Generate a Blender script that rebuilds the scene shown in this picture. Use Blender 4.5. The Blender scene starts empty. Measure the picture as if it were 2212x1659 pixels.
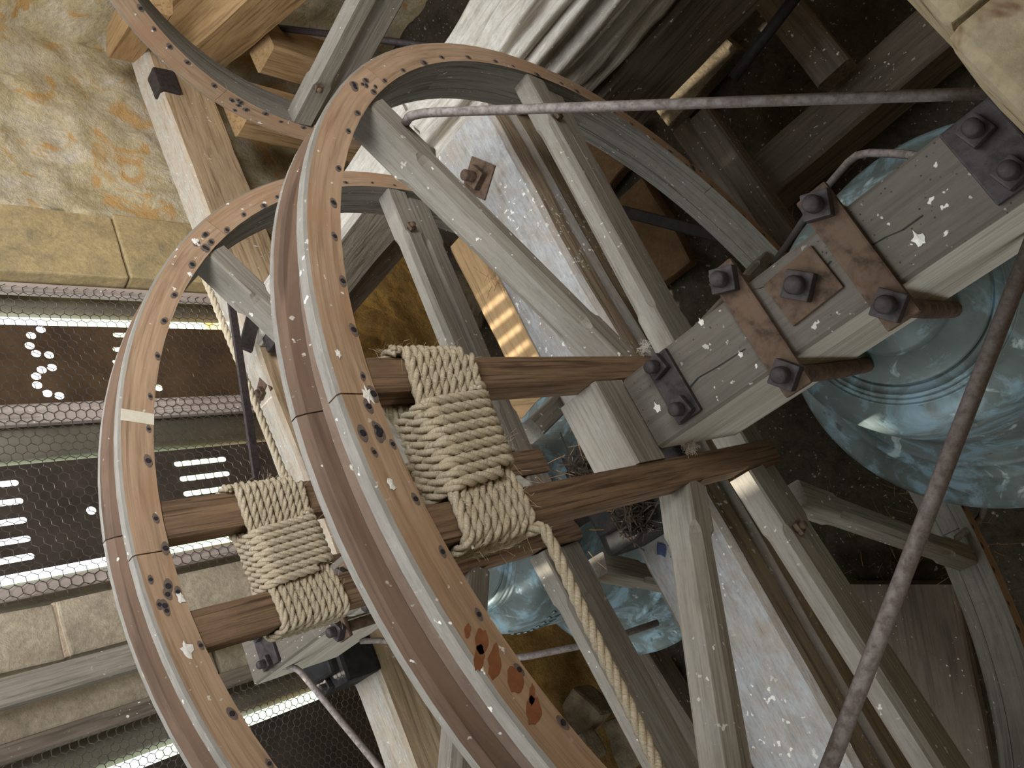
import bpy, bmesh, math, random
from mathutils import Vector, Matrix, noise
from mathutils.geometry import tessellate_polygon
PI = math.pi
R = math.radians
random.seed(7)
S = bpy.context.scene
C = S.collection

# ------------------------------------------------------------------ camera
FPX, W, H = 1679.0, 2212.0, 1659.0
CAM = Vector((-.2346, -.4845, 1.1517))
# rows: world X, Y, Z written in picture axes (right, down, forward)
MW = Matrix(((-.41910407, -.84115539, .34177389), (-.61613688, .53997513, .57341277), (-.66687864, .02974013, -.74457264)))
cd = bpy.data.cameras.new('camera')
cam = bpy.data.objects.new('camera', cd); C.objects.link(cam)
cd.sensor_fit = 'HORIZONTAL'; cd.sensor_width = 36; cd.lens = FPX / W * 36
cd.clip_start = .02; cd.clip_end = 300
rx, dn, fw = (Vector(MW.col[i]) for i in range(3))
m = Matrix((rx, -dn, -fw)).transposed().to_4x4(); m.translation = CAM
cam.matrix_world = m
S.camera = cam
# ------------------------------------------------------------------ light
SKY, SUN, EXPO = 5.5, 10.0, -0.02
S.view_settings.view_transform = 'Standard'; S.view_settings.look = 'None'
S.view_settings.gamma = 1; S.view_settings.use_curve_mapping = False
S.view_settings.exposure = EXPO
wd = bpy.data.worlds.new('sky'); S.world = wd; wd.use_nodes = True
bg = wd.node_tree.nodes['Background']
bg.inputs[0].default_value = (.86, .94, 1, 1); bg.inputs[1].default_value = SKY
sl = bpy.data.lights.new('sun', 'SUN'); sl.energy = SUN; sl.angle = R(.6); sl.color = (1, .93, .8)
so = bpy.data.objects.new('sun', sl); C.objects.link(so)
so.rotation_euler = Vector((-.07, -.93, -.98)).to_track_quat('-Z', 'Y').to_euler()
def area(name, loc, to, sx, sy, e, col):
    l = bpy.data.lights.new(name, 'AREA'); l.shape = 'RECTANGLE'; l.size = sx; l.size_y = sy; l.energy = e; l.color = col
    o = bpy.data.objects.new(name, l); C.objects.link(o); o.location = loc
    o.rotation_euler = (Vector(to) - Vector(loc)).to_track_quat('-Z', 'Y').to_euler()
    return o
area('overhead_fill', (.55, .6, 2.45), (.5, .5, 0), 2.2, 1.1, 38, (.93, .97, 1))  # soft fill added overhead to brighten the room; the ceiling is closed
area('front_fill', (.8, -1.2, 2.1), (1.25, 1.4, .15), 1.3, .8, 20, (.97, .98, 1)).data.spread = R(85)  # fill lamp added to brighten the left side, spread narrowed; no opening here
area('window_light', (.75, 1.40, 1.5), (.3, .2, 0), 1.3, 1.0, 22, (.92, .96, 1))
area('side_window_light', (-2.1, .5, 1.15), (.4, .6, .1), 1.3, 1.2, 23, (.86, .94, 1))

# ------------------------------------------------------------------ helpers
def at(px, py, **k):
    """point on the axis plane x=, y= or z= that is seen at photograph pixel px, py"""
    a, v = list(k.items())[0]; i = 'xyz'.index(a)
    r = MW @ Vector(((px - W / 2) / FPX, (py - H / 2) / FPX, 1))
    return CAM + r * ((v - CAM[i]) / r[i])

def lin(h):
    c = [int(h[i:i + 2], 16) / 255 for i in (0, 2, 4)]
    return tuple((x / 12.92 if x <= .04045 else ((x + .055) / 1.055) ** 2.4) for x in c) + (1,)

def newmat(name):
    mt = bpy.data.materials.new(name); mt.use_nodes = True
    nt = mt.node_tree
    return mt, nt, nt.nodes['Principled BSDF']

def nd(nt, typ, **kw):
    n = nt.nodes.new(typ)
    for k, v in kw.items():
        if hasattr(n, k): setattr(n, k, v)
        else: n.inputs[k].default_value = v
    return n

def ramp(nt, src, stops, interp='LINEAR'):
    n = nt.nodes.new('ShaderNodeValToRGB'); n.color_ramp.interpolation = interp
    e = n.color_ramp.elements
    while len(e) < len(stops): e.new(.5)
    for el, (p, c) in zip(e, stops):
        el.position = p; el.color = c if len(c) == 4 else tuple(c) + (1,)
    nt.links.new(src, n.inputs[0]); return n.outputs[0]

def mix(nt, fac, a, b, mode='MIX'):
    n = nt.nodes.new('ShaderNodeMix'); n.data_type = 'RGBA'; n.blend_type = mode
    for i, v in ((0, fac), (6, a), (7, b)):
        if hasattr(v, 'links') or hasattr(v, 'is_linked'): nt.links.new(v, n.inputs[i])
        else: n.inputs[i].default_value = v
    return n.outputs[2]

def mathn(nt, op, a, b=None):
    n = nt.nodes.new('ShaderNodeMath'); n.operation = op
    for i, v in ((0, a), (1, b)):
        if v is None: continue
        if hasattr(v, 'is_linked'): nt.links.new(v, n.inputs[i])
        else: n.inputs[i].default_value = v
    return n.outputs[0]

def noisen(nt, vec, scale, detail=5, rough=.6, dist=0, out=0):
    n = nt.nodes.new('ShaderNodeTexNoise')
    n.inputs['Scale'].default_value = scale; n.inputs['Detail'].default_value = detail
    n.inputs['Roughness'].default_value = rough; n.inputs['Distortion'].default_value = dist
    nt.links.new(vec, n.inputs['Vector']); return n.outputs[out]

def mapping(nt, src, scale):
    n = nt.nodes.new('ShaderNodeMapping'); n.inputs['Scale'].default_value = scale
    nt.links.new(src, n.inputs['Vector']); return n.outputs[0]

BK, WH = (0, 0, 0, 1), (1, 1, 1, 1)
def wood(name, light, dark, dust=None, dust_amt=.0, grain=1.0, coord='Object', holes=False, specks=.0, rough=.75, blotch=None, bump=.25, fine=1.0, streak=.6):
    """timber: grain along local X, pale dust settled on upward faces, flecks of droppings"""
    mt, nt, bs = newmat(name)
    tc = nt.nodes.new('ShaderNodeTexCoord')
    oi = nt.nodes.new('ShaderNodeObjectInfo')
    add = nd(nt, 'ShaderNodeVectorMath', operation='ADD'); nt.links.new(tc.outputs[coord], add.inputs[0])
    mul = nd(nt, 'ShaderNodeVectorMath', operation='SCALE'); mul.inputs[0].default_value = (3.1, 5.7, 9.3)
    nt.links.new(oi.outputs['Random'], mul.inputs['Scale']); nt.links.new(mul.outputs[0], add.inputs[1])
    v = add.outputs[0]
    g = noisen(nt, mapping(nt, v, (2.2, 30 * fine, 30 * fine)), 4 * grain, 8, .62, .7)
    g2 = noisen(nt, mapping(nt, v, (1.2, 8, 8)), 5 * grain, 4, .6, 1.5)
    b = noisen(nt, v, 9, 5, .6)
    mid = tuple((a * .55 + c * .45) for a, c in zip(lin(light), lin(dark)))
    col = ramp(nt, g, [(.28, lin(dark)), (.5, mid), (.72, lin(light))])
    col = mix(nt, ramp(nt, g2, [(.35, BK), (.7, (.55, .55, .55, 1))]), col, lin(light))
    st_ = noisen(nt, mapping(nt, v, (1.5, 75 * fine, 75 * fine)), 3.2 * grain, 3, .5, .4)
    col = mix(nt, ramp(nt, st_, [(.54, BK), (.64, (streak,) * 3 + (1,))]), col, tuple(x * .6 for x in lin(dark)[:3]) + (1,))
    if blotch:
        col = mix(nt, ramp(nt, b, [(.5, BK), (.66, (.75, .75, .75, 1))]), col, lin(blotch))
    if holes:
        vo = nd(nt, 'ShaderNodeTexVoronoi'); vo.inputs['Scale'].default_value = 130
        nt.links.new(v, vo.inputs['Vector'])
        hm = ramp(nt, vo.outputs['Distance'], [(.11, WH), (.15, BK)])
        cl = ramp(nt, noisen(nt, v, 14, 2), [(.47, BK), (.53, WH)])
        col = mix(nt, mathn(nt, 'MULTIPLY', hm, cl), col, lin('15110d'))
    if dust:
        ge = nt.nodes.new('ShaderNodeNewGeometry')
        sp = nt.nodes.new('ShaderNodeSeparateXYZ'); nt.links.new(ge.outputs['Normal'], sp.inputs[0])
        up = ramp(nt, sp.outputs[2], [(.45, BK), (.85, WH)])
        dn_ = ramp(nt, noisen(nt, v, 24, 7, .7), [(.3, (.35, .35, .35, 1)), (.62, WH)])
        f = mathn(nt, 'MULTIPLY', mathn(nt, 'MULTIPLY', up, dn_), dust_amt)
        dl = lin(dust); fl_ = noisen(nt, mapping(nt, v, (1, 5, 5)), 28, 9, .85)
        dc = ramp(nt, fl_, [(.3, tuple(x * .5 for x in dl[:3])), (.5, dl), (.68, tuple(min(1, x * 1.3) for x in dl[:3]))])
        col = mix(nt, f, col, dc)
    if specks:
        s = noisen(nt, v, 95, 2, .5)
        s2 = noisen(nt, v, 7, 2, .5)
        sm = mathn(nt, 'MULTIPLY', ramp(nt, s, [(.70 - specks * .1, BK), (.73 - specks * .1, WH)]), ramp(nt, s2, [(.45, BK), (.6, WH)]))
        col = mix(nt, sm, col, lin('e6e2d8'))
    nt.links.new(col, bs.inputs['Base Color'])
    bs.inputs['Roughness'].default_value = rough
    bs.inputs['Specular IOR Level'].default_value = .25
    bp = nt.nodes.new('ShaderNodeBump'); bp.inputs['Strength'].default_value = bump; bp.inputs['Distance'].default_value = .004
    hsum = mathn(nt, 'ADD', g, mathn(nt, 'MULTIPLY', noisen(nt, v, 160, 4), .3))
    nt.links.new(hsum, bp.inputs['Height']); nt.links.new(bp.outputs[0], bs.inputs['Normal'])
    return mt

def stone(name, cols, scale=3.0, bump=.5, rough=.95, specks=0, spot=None):
    mt, nt, bs = newmat(name)
    tc = nt.nodes.new('ShaderNodeTexCoord'); v = tc.outputs['Object']
    n1 = noisen(nt, v, scale, 8, .62, .6); n2 = noisen(nt, v, scale * 4.3, 8, .7, .4); n3 = noisen(nt, v, scale * 17, 6, .7)
    k = len(cols)
    col = ramp(nt, n1, [(.3 + .4 * i / (k - 1), lin(c)) for i, c in enumerate(cols)])
    col = mix(nt, .45, col, ramp(nt, n2, [(.33 + .34 * i / (k - 1), lin(c)) for i, c in enumerate(cols[::-1])]))
    col = mix(nt, .35, col, ramp(nt, n3, [(.35, (.25, .25, .25, 1)), (.65, WH)]), 'MULTIPLY')
    if spot:
        col = mix(nt, ramp(nt, noisen(nt, v, scale * 2.2, 5, .6, 1), [(.56, BK), (.62, WH)]), col, lin(spot))
    if specks:
        sm = ramp(nt, noisen(nt, v, 80, 2, .5), [(.7 - specks * .1, BK), (.73 - specks * .1, WH)])
        col = mix(nt, sm, col, lin('a9a498'))
    nt.links.new(col, bs.inputs['Base Color']); bs.inputs['Roughness'].default_value = rough
    bs.inputs['Specular IOR Level'].default_value = .15
    bp = nt.nodes.new('ShaderNodeBump'); bp.inputs['Strength'].default_value = bump; bp.inputs['Distance'].default_value = .012
    nt.links.new(mathn(nt, 'ADD', n2, mathn(nt, 'MULTIPLY', n3, .6)), bp.inputs['Height']); nt.links.new(bp.outputs[0], bs.inputs['Normal'])
    return mt

def metal(name, c1, c2, metallic=.3, rough=.7, scale=40, bump=.3, dust=None):
    mt, nt, bs = newmat(name)
    tc = nt.nodes.new('ShaderNodeTexCoord'); v = tc.outputs['Object']
    n1 = noisen(nt, v, scale, 7, .65)
    col = ramp(nt, n1, [(.35, lin(c1)), (.65, lin(c2))])
    if dust:
        ge = nt.nodes.new('ShaderNodeNewGeometry'); sp = nt.nodes.new('ShaderNodeSeparateXYZ'); nt.links.new(ge.outputs['Normal'], sp.inputs[0])
        col = mix(nt, mathn(nt, 'MULTIPLY', ramp(nt, sp.outputs[2], [(.3, BK), (.9, WH)]), ramp(nt, noisen(nt, v, 90, 5), [(.4, BK), (.6, (.8, .8, .8, 1))])), col, lin(dust))
    nt.links.new(col, bs.inputs['Base Color'])
    bs.inputs['Metallic'].default_value = metallic; bs.inputs['Roughness'].default_value = rough
    bp = nt.nodes.new('ShaderNodeBump'); bp.inputs['Strength'].default_value = bump; bp.inputs['Distance'].default_value = .002
    nt.links.new(n1, bp.inputs['Height']); nt.links.new(bp.outputs[0], bs.inputs['Normal'])
    return mt

M = {}
M['rim_face'] = wood('orange_felloe_wood', 'b99c80', '80674f', coord='UV', grain=1.0, specks=.05, rough=.62, blotch='a58265', bump=.12, fine=1.3, streak=.3)
M['rim_dust'] = wood('dusty_felloe_edge', '827c72', '5e5951', '8e8a83', .7, coord='UV', grain=.7, specks=.2, bump=.2, fine=.5)
M['rim_floor'] = wood('brown_groove_wood', '7d6654', '564337', '94867a', .3, coord='UV', grain=.6, specks=.15, bump=.12, fine=.5)
M['rim_in'] = wood('grey_inner_felloe', '8d887f', '5c5750', 'b4b0a6', .5, coord='UV', grain=.7, specks=.1, bump=.2, fine=.5)
M['main_spoke'] = wood('brown_coarse_oak', '92775d', '402f24', '8c8374', .3, grain=1.0, bump=.7, fine=1.2)
M['spoke'] = wood('grey_spoke_wood', '968e81', '655e54', '9b9891', .5, grain=1.1, specks=.1, bump=.3, fine=1.1, streak=.4)
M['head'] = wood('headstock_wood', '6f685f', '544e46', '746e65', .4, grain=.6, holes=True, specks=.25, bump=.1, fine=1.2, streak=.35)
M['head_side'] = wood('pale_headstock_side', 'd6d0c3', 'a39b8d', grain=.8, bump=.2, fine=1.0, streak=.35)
M['frame_dusty'] = wood('dusty_frame_oak', 'a8957c', '6a5847', 'a4a6a7', .95, grain=.8, specks=.55, bump=.5, fine=.6)
M['frame_weathered'] = wood('weathered_frame_oak', 'b5ac9d', '6c6153', 'c2beb6', .8, grain=.7, specks=.1, bump=.9, fine=.6)
M['frame_light'] = wood('pale_brown_frame_oak', 'c8af8e', '907557', 'bdb9b0', .95, grain=.7, specks=.15, bump=.4, fine=.6)
M['frame_gold'] = wood('golden_frame_oak', 'ba9a70', '83633f', 'a98f6a', .4, grain=.6, bump=.35, fine=.6)
M['frame_dark'] = wood('dark_frame_oak', '7c6f61', '4a4138', '5d564d', .6, grain=.7, specks=.2, bump=.5, fine=.6)
M['plaster'] = stone('ochre_plaster', ['978768', 'bfae86', 'd3c29c', 'ddd1bc', 'cabfb5'], 3.2, .9, spot='c6a06b')
M['ochre'] = stone('golden_ochre_wall', ['6b5738', 'a9854c', 'c9a262', 'b58d4e', '857150'], 4, .9, spot='d0a258')
M['jamb'] = stone('window_jamb_stone', ['857c72', 'a8966f', 'c4ad80', 'b8a27c'], 5, .4)
M['mullion'] = stone('mullion_stone', ['857b6d', '9f927e', 'b3a68f', '9b9080'], 5, .5)
M['ledge'] = stone('pale_ledge_stone', ['75654a', '8c7d60', '9a8e74', '80705a'], 6, .3, spot='5e4634')
M['rubble'] = stone('rubble_stone', ['51473b', '766a57', '918267', '6a645b'], 7, .8)
M['gold_stone'] = stone('golden_flagstone', ['5c4a38', '715b44', '80684c', '64533f'], 4, .5)
M['dirt'] = stone('dark_dirt', ['3b352e', '50483e', '655c50', '463f36'], 7, 1.0, specks=.25)
M['mortar'] = stone('pink_mortar', ['b59c86', 'c7b29c', 'a38a74'], 12, .6)
M['iron'] = metal('dark_iron', '2a2526', '453b39', .3, .65, 110, dust='494344')
M['rust'] = metal('rusty_iron', '3f3229', '6b5442', .1, .9, 60, dust='6d5a4a')
M['rod'] = metal('dusty_iron_rod', '6a5f5b', '877c78', .1, .85, 240, dust='aaa29e')
M['grease'] = metal('greasy_iron', '121112', '2c2928', .1, .7, 50, .6)
M['tin'] = metal('brown_sheet_metal', '4b3a2c', '66503a', .3, .5, 8, .1)
M['tin_dark'] = metal('dark_sheet_metal', '3a322c', '50463d', .3, .5, 8, .1)
M['tin_pale'] = metal('olive_sheet_metal', '85806f', '9d9787', .2, .4, 6, .1)
M['batten'] = wood('pinkish_batten', 'b7a9a0', '8d8078', 'c7beb6', .3, grain=.6, specks=.3)
M['wire'] = metal('mesh_wire', '3a3531', '5d554e', .4, .6, 80)
M['nail'] = metal('black_nail', '1d1a1c', '38343a', .3, .6, 200)
M['nail_stain'] = metal('blue_black_stain', '5d5550', '756355', 0, .9, 200, 0)
M['white'] = metal('white_dropping', 'd9d5ca', 'f2efe8', 0, .9, 120, .3)
M['tape'] = metal('pale_tape', 'cfc6b2', 'ddd5c4', 0, .7, 60, .1)
M['grass'] = stone('meadow_grass', ['9fb98a', 'b5cba0', 'c6d8b4'], .15, 0)
M['blue'] = metal('blue_paint', '2f3a5c', '4a5270', 0, .9, 200, 0)
M['straw'] = metal('straw', '7a5a38', 'a8845a', 0, .9, 60, 0)

def rope_mat():
    mt, nt, bs = newmat('natural_fibre_rope')
    tc = nt.nodes.new('ShaderNodeTexCoord')
    v = tc.outputs['UV']
    n1 = noisen(nt, mapping(nt, v, (60, 900, 1)), 1, 6, .7, .5)
    n2 = noisen(nt, tc.outputs['Object'], 30, 4)
    col = ramp(nt, n1, [(.3, lin('938169')), (.5, lin('bfb198')), (.7, lin('d9cfba'))])
    col = mix(nt, ramp(nt, n2, [(.45, BK), (.75, (.5, .5, .5, 1))]), col, lin('b4a488'))
    nt.links.new(col, bs.inputs['Base Color']); bs.inputs['Roughness'].default_value = .9
    bs.inputs['Specular IOR Level'].default_value = .1
    bp = nt.nodes.new('ShaderNodeBump'); bp.inputs['Strength'].default_value = .5; bp.inputs['Distance'].default_value = .001
    nt.links.new(n1, bp.inputs['Height']); nt.links.new(bp.outputs[0], bs.inputs['Normal'])
    return mt
M['rope'] = rope_mat()

def bell_mat():
    mt, nt, bs = newmat('verdigris_bronze')
    tc = nt.nodes.new('ShaderNodeTexCoord'); v = tc.outputs['Object']
    n1 = noisen(nt, v, 5, 8, .62, .5); n2 = noisen(nt, v, 13, 8, .68, .8); n3 = noisen(nt, v, 34, 4, .6)
    n4 = noisen(nt, mapping(nt, v, (1, 1, .35)), 16, 5, .6, 1.2)
    col = ramp(nt, n1, [(.3, lin('566261')), (.5, lin('748180')), (.7, lin('909b99'))])
    col = mix(nt, ramp(nt, n2, [(.49, BK), (.62, (.9, .9, .9, 1))]), col, lin('9bbccb'))
    col = mix(nt, ramp(nt, n4, [(.62, BK), (.68, (.8, .8, .8, 1))]), col, lin('cfe2e4'))
    col = mix(nt, ramp(nt, n3, [(.64, BK), (.7, (.7, .7, .7, 1))]), col, lin('40504e'))
    nt.links.new(col, bs.inputs['Base Color'])
    bs.inputs['Metallic'].default_value = .15; bs.inputs['Roughness'].default_value = .5
    bp = nt.nodes.new('ShaderNodeBump'); bp.inputs['Strength'].default_value = .25; bp.inputs['Distance'].default_value = .004
    nt.links.new(n2, bp.inputs['Height']); nt.links.new(bp.outputs[0], bs.inputs['Normal'])
    return mt
M['bell'] = bell_mat()

def thing(name, label, cat, loc=(0, 0, 0), group=None):
    o = bpy.data.objects.new(name, None); C.objects.link(o); o.location = loc; o.empty_display_size = .05
    o['label'] = label; o['category'] = cat
    if group: o['group'] = group
    return o
def tag(o, label, cat, group=None):
    o['label'] = label; o['category'] = cat
    if group: o['group'] = group
    return o
def lk(name, me, mats, parent=None, mat4=None, smooth=False, **props):
    o = bpy.data.objects.new(name, me); C.objects.link(o)
    for x in (mats if isinstance(mats, (list, tuple)) else [mats]):
        if len(me.materials) < (len(mats) if isinstance(mats, (list, tuple)) else 1): me.materials.append(M[x] if isinstance(x, str) else x)
    if parent: o.parent = parent
    if mat4 is not None: o.matrix_local = mat4
    if smooth:
        for p in me.polygons: p.use_smooth = True
    for k, v in props.items(): o[k] = v
    return o
def mesh(name, vs, fs, mi=None, uv=None):
    me = bpy.data.meshes.new(name); me.from_pydata([tuple(v) for v in vs], [], fs); me.update()
    if mi:
        for p, i in zip(me.polygons, mi): p.material_index = i
    if uv:
        l = me.uv_layers.new(name='UVMap')
        for p in me.polygons:
            for li, vi in zip(p.loop_indices, p.vertices): l.data[li].uv = uv[vi]
    return me

def frame(p0, p1, up):
    p0, p1, up = Vector(p0), Vector(p1), Vector(up)
    x = (p1 - p0).normalized(); z = (up - x * up.dot(x)).normalized(); y = z.cross(x)
    m = Matrix((x, y, z)).transposed().to_4x4(); m.translation = p0
    return m, (p1 - p0).length

def beam(name, p0, p1, w, h, mat, up=(0, 0, 1), parent=None, ch=.003, stops=None, jit=0, seg=None, rough=0, mats2=None, cut0=0, cut1=0, **props):
    """squared timber along p0-p1: w across, h along up; ch = edge chamfer, stops = (from, to, chamfer) for a stopped chamfer,
    jit = waviness of an old timber; cut0/cut1 shear the ends"""
    m, L = frame(p0, p1, up)
    ts = [(0, ch), (1, ch)]
    if stops:
        a, b, c = stops; d = c * 1.4 / L
        ts = [(0, ch), (a, ch), (a + d * .4, c * .75), (a + d, c), (b - d, c), (b - d * .4, c * .75), (b, ch), (1, ch)]
    n = seg or (14 if jit else 1)
    if n > 1 and not stops:
        ts = [(i / n, ch) for i in range(n + 1)]
    vs = []; uv = []
    sd = random.random() * 50
    for t, c in ts:
        ww, hh = w / 2, h / 2
        ring = [(ww, hh - c), (ww - c, hh), (-ww + c, hh), (-ww, hh - c), (-ww, -hh + c), (-ww + c, -hh), (ww - c, -hh), (ww, -hh + c)]
        for y, z in ring:
            x = t * L
            if t == 0: x += cut0 * y
            if t == 1: x += cut1 * y
            q = Vector((x, y, z))
            if jit:
                nv = noise.noise_vector(Vector((x * 3 + sd, y * 4, z * 4))); q += Vector((0, nv.y * jit, nv.z * jit))
                nv = noise.noise_vector(Vector((x * 11 + sd, y * 9 + 5, z * 9))); q += Vector((0, nv.y * jit * .4, nv.z * jit * .4))
            vs.append(q)
    k = 8; fs = []
    for i in range(len(ts) - 1):
        for j in range(k):
            a, b = i * k + j, i * k + (j + 1) % k
            fs.append((a, a + k, b + k, b))
    fs.append(tuple(range(k))); fs.append(tuple(reversed(range(len(vs) - k, len(vs)))))
    me = mesh(name, vs, fs)
    mi = None
    o = lk(name, me, mat if not mats2 else [mat] + mats2, parent, m, **props)
    return o

def box(name, c, s, mat, parent=None, rot=None, bev=.0, jit=0, sub=0, **props):
    bm = bmesh.new(); bmesh.ops.create_cube(bm, size=1)
    for v in bm.verts: v.co = Vector((v.co.x * s[0], v.co.y * s[1], v.co.z * s[2]))
    if bev: bmesh.ops.bevel(bm, geom=list(bm.edges), offset=bev, segments=2, profile=.6, affect='EDGES')
    if sub: bmesh.ops.subdivide_edges(bm, edges=list(bm.edges), cuts=sub, use_grid_fill=True)
    if jit:
        sd = random.random() * 40
        for v in bm.verts: v.co += noise.noise_vector(v.co * 9 + Vector((sd, 0, 0))) * jit
    bmesh.ops.recalc_face_normals(bm, faces=list(bm.faces))
    me = bpy.data.meshes.new(name); bm.to_mesh(me); bm.free()
    m = Matrix.Translation(Vector(c))
    if rot: m = m @ rot
    return lk(name, me, mat, parent, m, **props)

def tube(name, pts, r, mat, parent=None, n=10, smooth_path=True, closed=False, **props):
    pts = [Vector(p) for p in pts]
    if smooth_path and len(pts) > 2: pts = catmull(pts, 8)
    vs, fs = tube_geo(pts, r, n)
    o = lk(name, mesh(name, vs, fs), mat, parent, smooth=True, **props)
    return o
def frames(pts):
    T = []
    for i in range(len(pts)):
        a = pts[max(0, i - 1)]; b = pts[min(len(pts) - 1, i + 1)]
        d = (b - a); T.append(d.normalized() if d.length > 1e-9 else Vector((0, 0, 1)))
    u = T[0].orthogonal().normalized(); out = []
    for t in T:
        u = (u - t * u.dot(t)); u = u.normalized() if u.length > 1e-6 else t.orthogonal().normalized()
        out.append((t, u, t.cross(u)))
    return out
def tube_geo(pts, r, n):
    fr = frames(pts); vs = []; fs = []
    for p, (t, u, v) in zip(pts, fr):
        for j in range(n):
            a = 2 * PI * j / n; vs.append(p + (u * math.cos(a) + v * math.sin(a)) * r)
    for i in range(len(pts) - 1):
        for j in range(n):
            a, b = i * n + j, i * n + (j + 1) % n
            fs.append((a, b, b + n, a + n))
    fs.append(tuple(reversed(range(n)))); fs.append(tuple(range(len(vs) - n, len(vs))))
    return vs, fs
def catmull(P, k):
    out = []
    for i in range(len(P) - 1):
        p0, p1, p2, p3 = P[max(0, i - 1)], P[i], P[i + 1], P[min(len(P) - 1, i + 2)]
        for j in range(k):
            t = j / k
            out.append(.5 * ((2 * p1) + (p2 - p0) * t + (2 * p0 - 5 * p1 + 4 * p2 - p3) * t * t + (3 * p1 - p0 - 3 * p2 + p3) * t ** 3))
    out.append(P[-1]); return out
def resample(pts, step):
    out = [pts[0]]; acc = 0
    for a, b in zip(pts, pts[1:]):
        d = (b - a).length
        while acc + d >= step and d > 1e-9:
            f = (step - acc) / d; a = a + (b - a) * f; out.append(a); d = (b - a).length; acc = 0
        acc += d
    return out

def rope(name, pts, dia, parent=None, lay=None, step=.0035, fuzz=.25, **props):
    """three strands laid round the path: real twisted geometry"""
    pts = resample([Vector(p) for p in pts], step)
    fr = frames(pts); lay = lay or dia * 3.6
    rs = dia * .29; off = dia * .235; n = 7
    vs = []; fs = []; uv = []
    for s in range(3):
        base = len(vs)
        for i, (p, (t, u, v)) in enumerate(zip(pts, fr)):
            a = 2 * PI * (i * step / lay + s / 3)
            d = u * math.cos(a) + v * math.sin(a)
            c = p + d * off
            q = t.cross(d)
            tt = (t + q * .9).normalized(); e1 = d; e2 = tt.cross(d)
            wob = 1 + .08 * noise.noise(p * 90)
            for j in range(n):
                b = 2 * PI * j / n
                vs.append(c + (e1 * math.cos(b) + e2 * math.sin(b)) * rs * wob); uv.append((j / n * .06 + s * .3, i * step))
        for i in range(len(pts) - 1):
            for j in range(n):
                a_, b_ = base + i * n + j, base + i * n + (j + 1) % n
                fs.append((a_, b_, b_ + n, a_ + n))
        fs.append(tuple(base + j for j in reversed(range(n))))
        fs.append(tuple(range(len(vs) - n, len(vs))))
    return lk(name, mesh(name, vs, fs, uv=uv), 'rope', parent, smooth=True, **props)

def lathe(name, prof, mat, parent=None, n=64, mat4=None, **props):
    vs = []; fs = []; k = len(prof)
    for i in range(n):
        a = 2 * PI * i / n
        for r, z in prof: vs.append((r * math.cos(a), r * math.sin(a), z))
    for i in range(n):
        for j in range(k - 1):
            a = i * k + j; b = ((i + 1) % n) * k + j
            fs.append((a, b, b + 1, a + 1))
    me = mesh(name, vs, fs)
    o = lk(name, me, mat, parent, mat4, smooth=True, **props)
    return o

def ringsec(name, prof, mats, edge_mats, a0, a1, parent, seg=None, **props):
    """arc of a felloe: profile (radius, y) swept from angle a0 to a1 (0 = top, 90 = +X)"""
    seg = seg or max(3, int(abs(a1 - a0) / 3))
    k = len(prof); vs = []; uv = []; fs = []; mi = []
    acc = [0]
    for (r0, y0), (r1, y1) in zip(prof, prof[1:]): acc.append(acc[-1] + math.hypot(r1 - r0, y1 - y0))
    for i in range(seg + 1):
        a = R(a0 + (a1 - a0) * i / seg)
        for j, (r, y) in enumerate(prof):
            vs.append((r * math.sin(a), y, r * math.cos(a))); uv.append((a * .73, acc[j]))
    for i in range(seg):
        for j in range(k):
            a, b = i * k + j, i * k + (j + 1) % k
            fs.append((a, b, b + k, a + k)); mi.append(edge_mats[j])
    fs.append(tuple(reversed(range(k)))); mi.append(edge_mats[0])
    fs.append(tuple(range(len(vs) - k, len(vs)))); mi.append(edge_mats[0])
    me = mesh(name, vs, fs, mi, uv)
    bm = bmesh.new(); bm.from_mesh(me); bmesh.ops.recalc_face_normals(bm, faces=list(bm.faces)); bm.to_mesh(me); bm.free()
    return lk(name, me, mats, parent, **props)

def disc_mesh(name, r, h, r2, n=10):
    vs = []; fs = []; mi = []
    for j in range(n): a = 2 * PI * j / n; vs.append((r2 * math.cos(a) * .8, -.0004, r2 * math.sin(a) * 1.5))
    for j in range(n): a = 2 * PI * j / n; vs.append((r * math.cos(a), -.0005, r * math.sin(a)))
    for j in range(n): a = 2 * PI * j / n; vs.append((r * math.cos(a) * .9, -h, r * math.sin(a) * .9))
    for j in range(n):
        k = (j + 1) % n
        fs.append((j, k, n + k, n + j)); mi.append(1)
        fs.append((n + j, n + k, 2 * n + k, 2 * n + j)); mi.append(0)
    fs.append(tuple(range(2 * n, 3 * n))); mi.append(0)
    me = mesh(name, vs, fs, mi); me.materials.append(M['nail']); me.materials.append(M['nail_stain'])
    return me
NAIL = disc_mesh('nail', .0028, .0012, .0050)

def nutbolt(parent, c, s=.03, h=.014, bh=.026, rad=.0085, axis='z', ang=.3, mat='iron', washer=0):
    rot = Matrix.Rotation(ang, 4, 'Z')
    if axis == 'y': rot = Matrix.Rotation(PI / 2, 4, 'X') @ rot
    m = Matrix.Translation(Vector(c)) @ rot
    if washer:
        w = box('washer', (0, 0, 0), (washer, washer, .006), mat, parent, bev=.001); w.matrix_local = m @ Matrix.Translation((0, 0, .003)) @ Matrix.Rotation(.25, 4, 'Z')
    n = box('nut', (0, 0, 0), (s, s, h), mat, parent, bev=.002); n.matrix_local = m @ Matrix.Translation((0, 0, h / 2))
    b = lathe('bolt', [(0, -h), (rad, -h), (rad, bh - .003), (rad * .75, bh), (0, bh)], mat, parent, 14, m)
    return n

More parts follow.
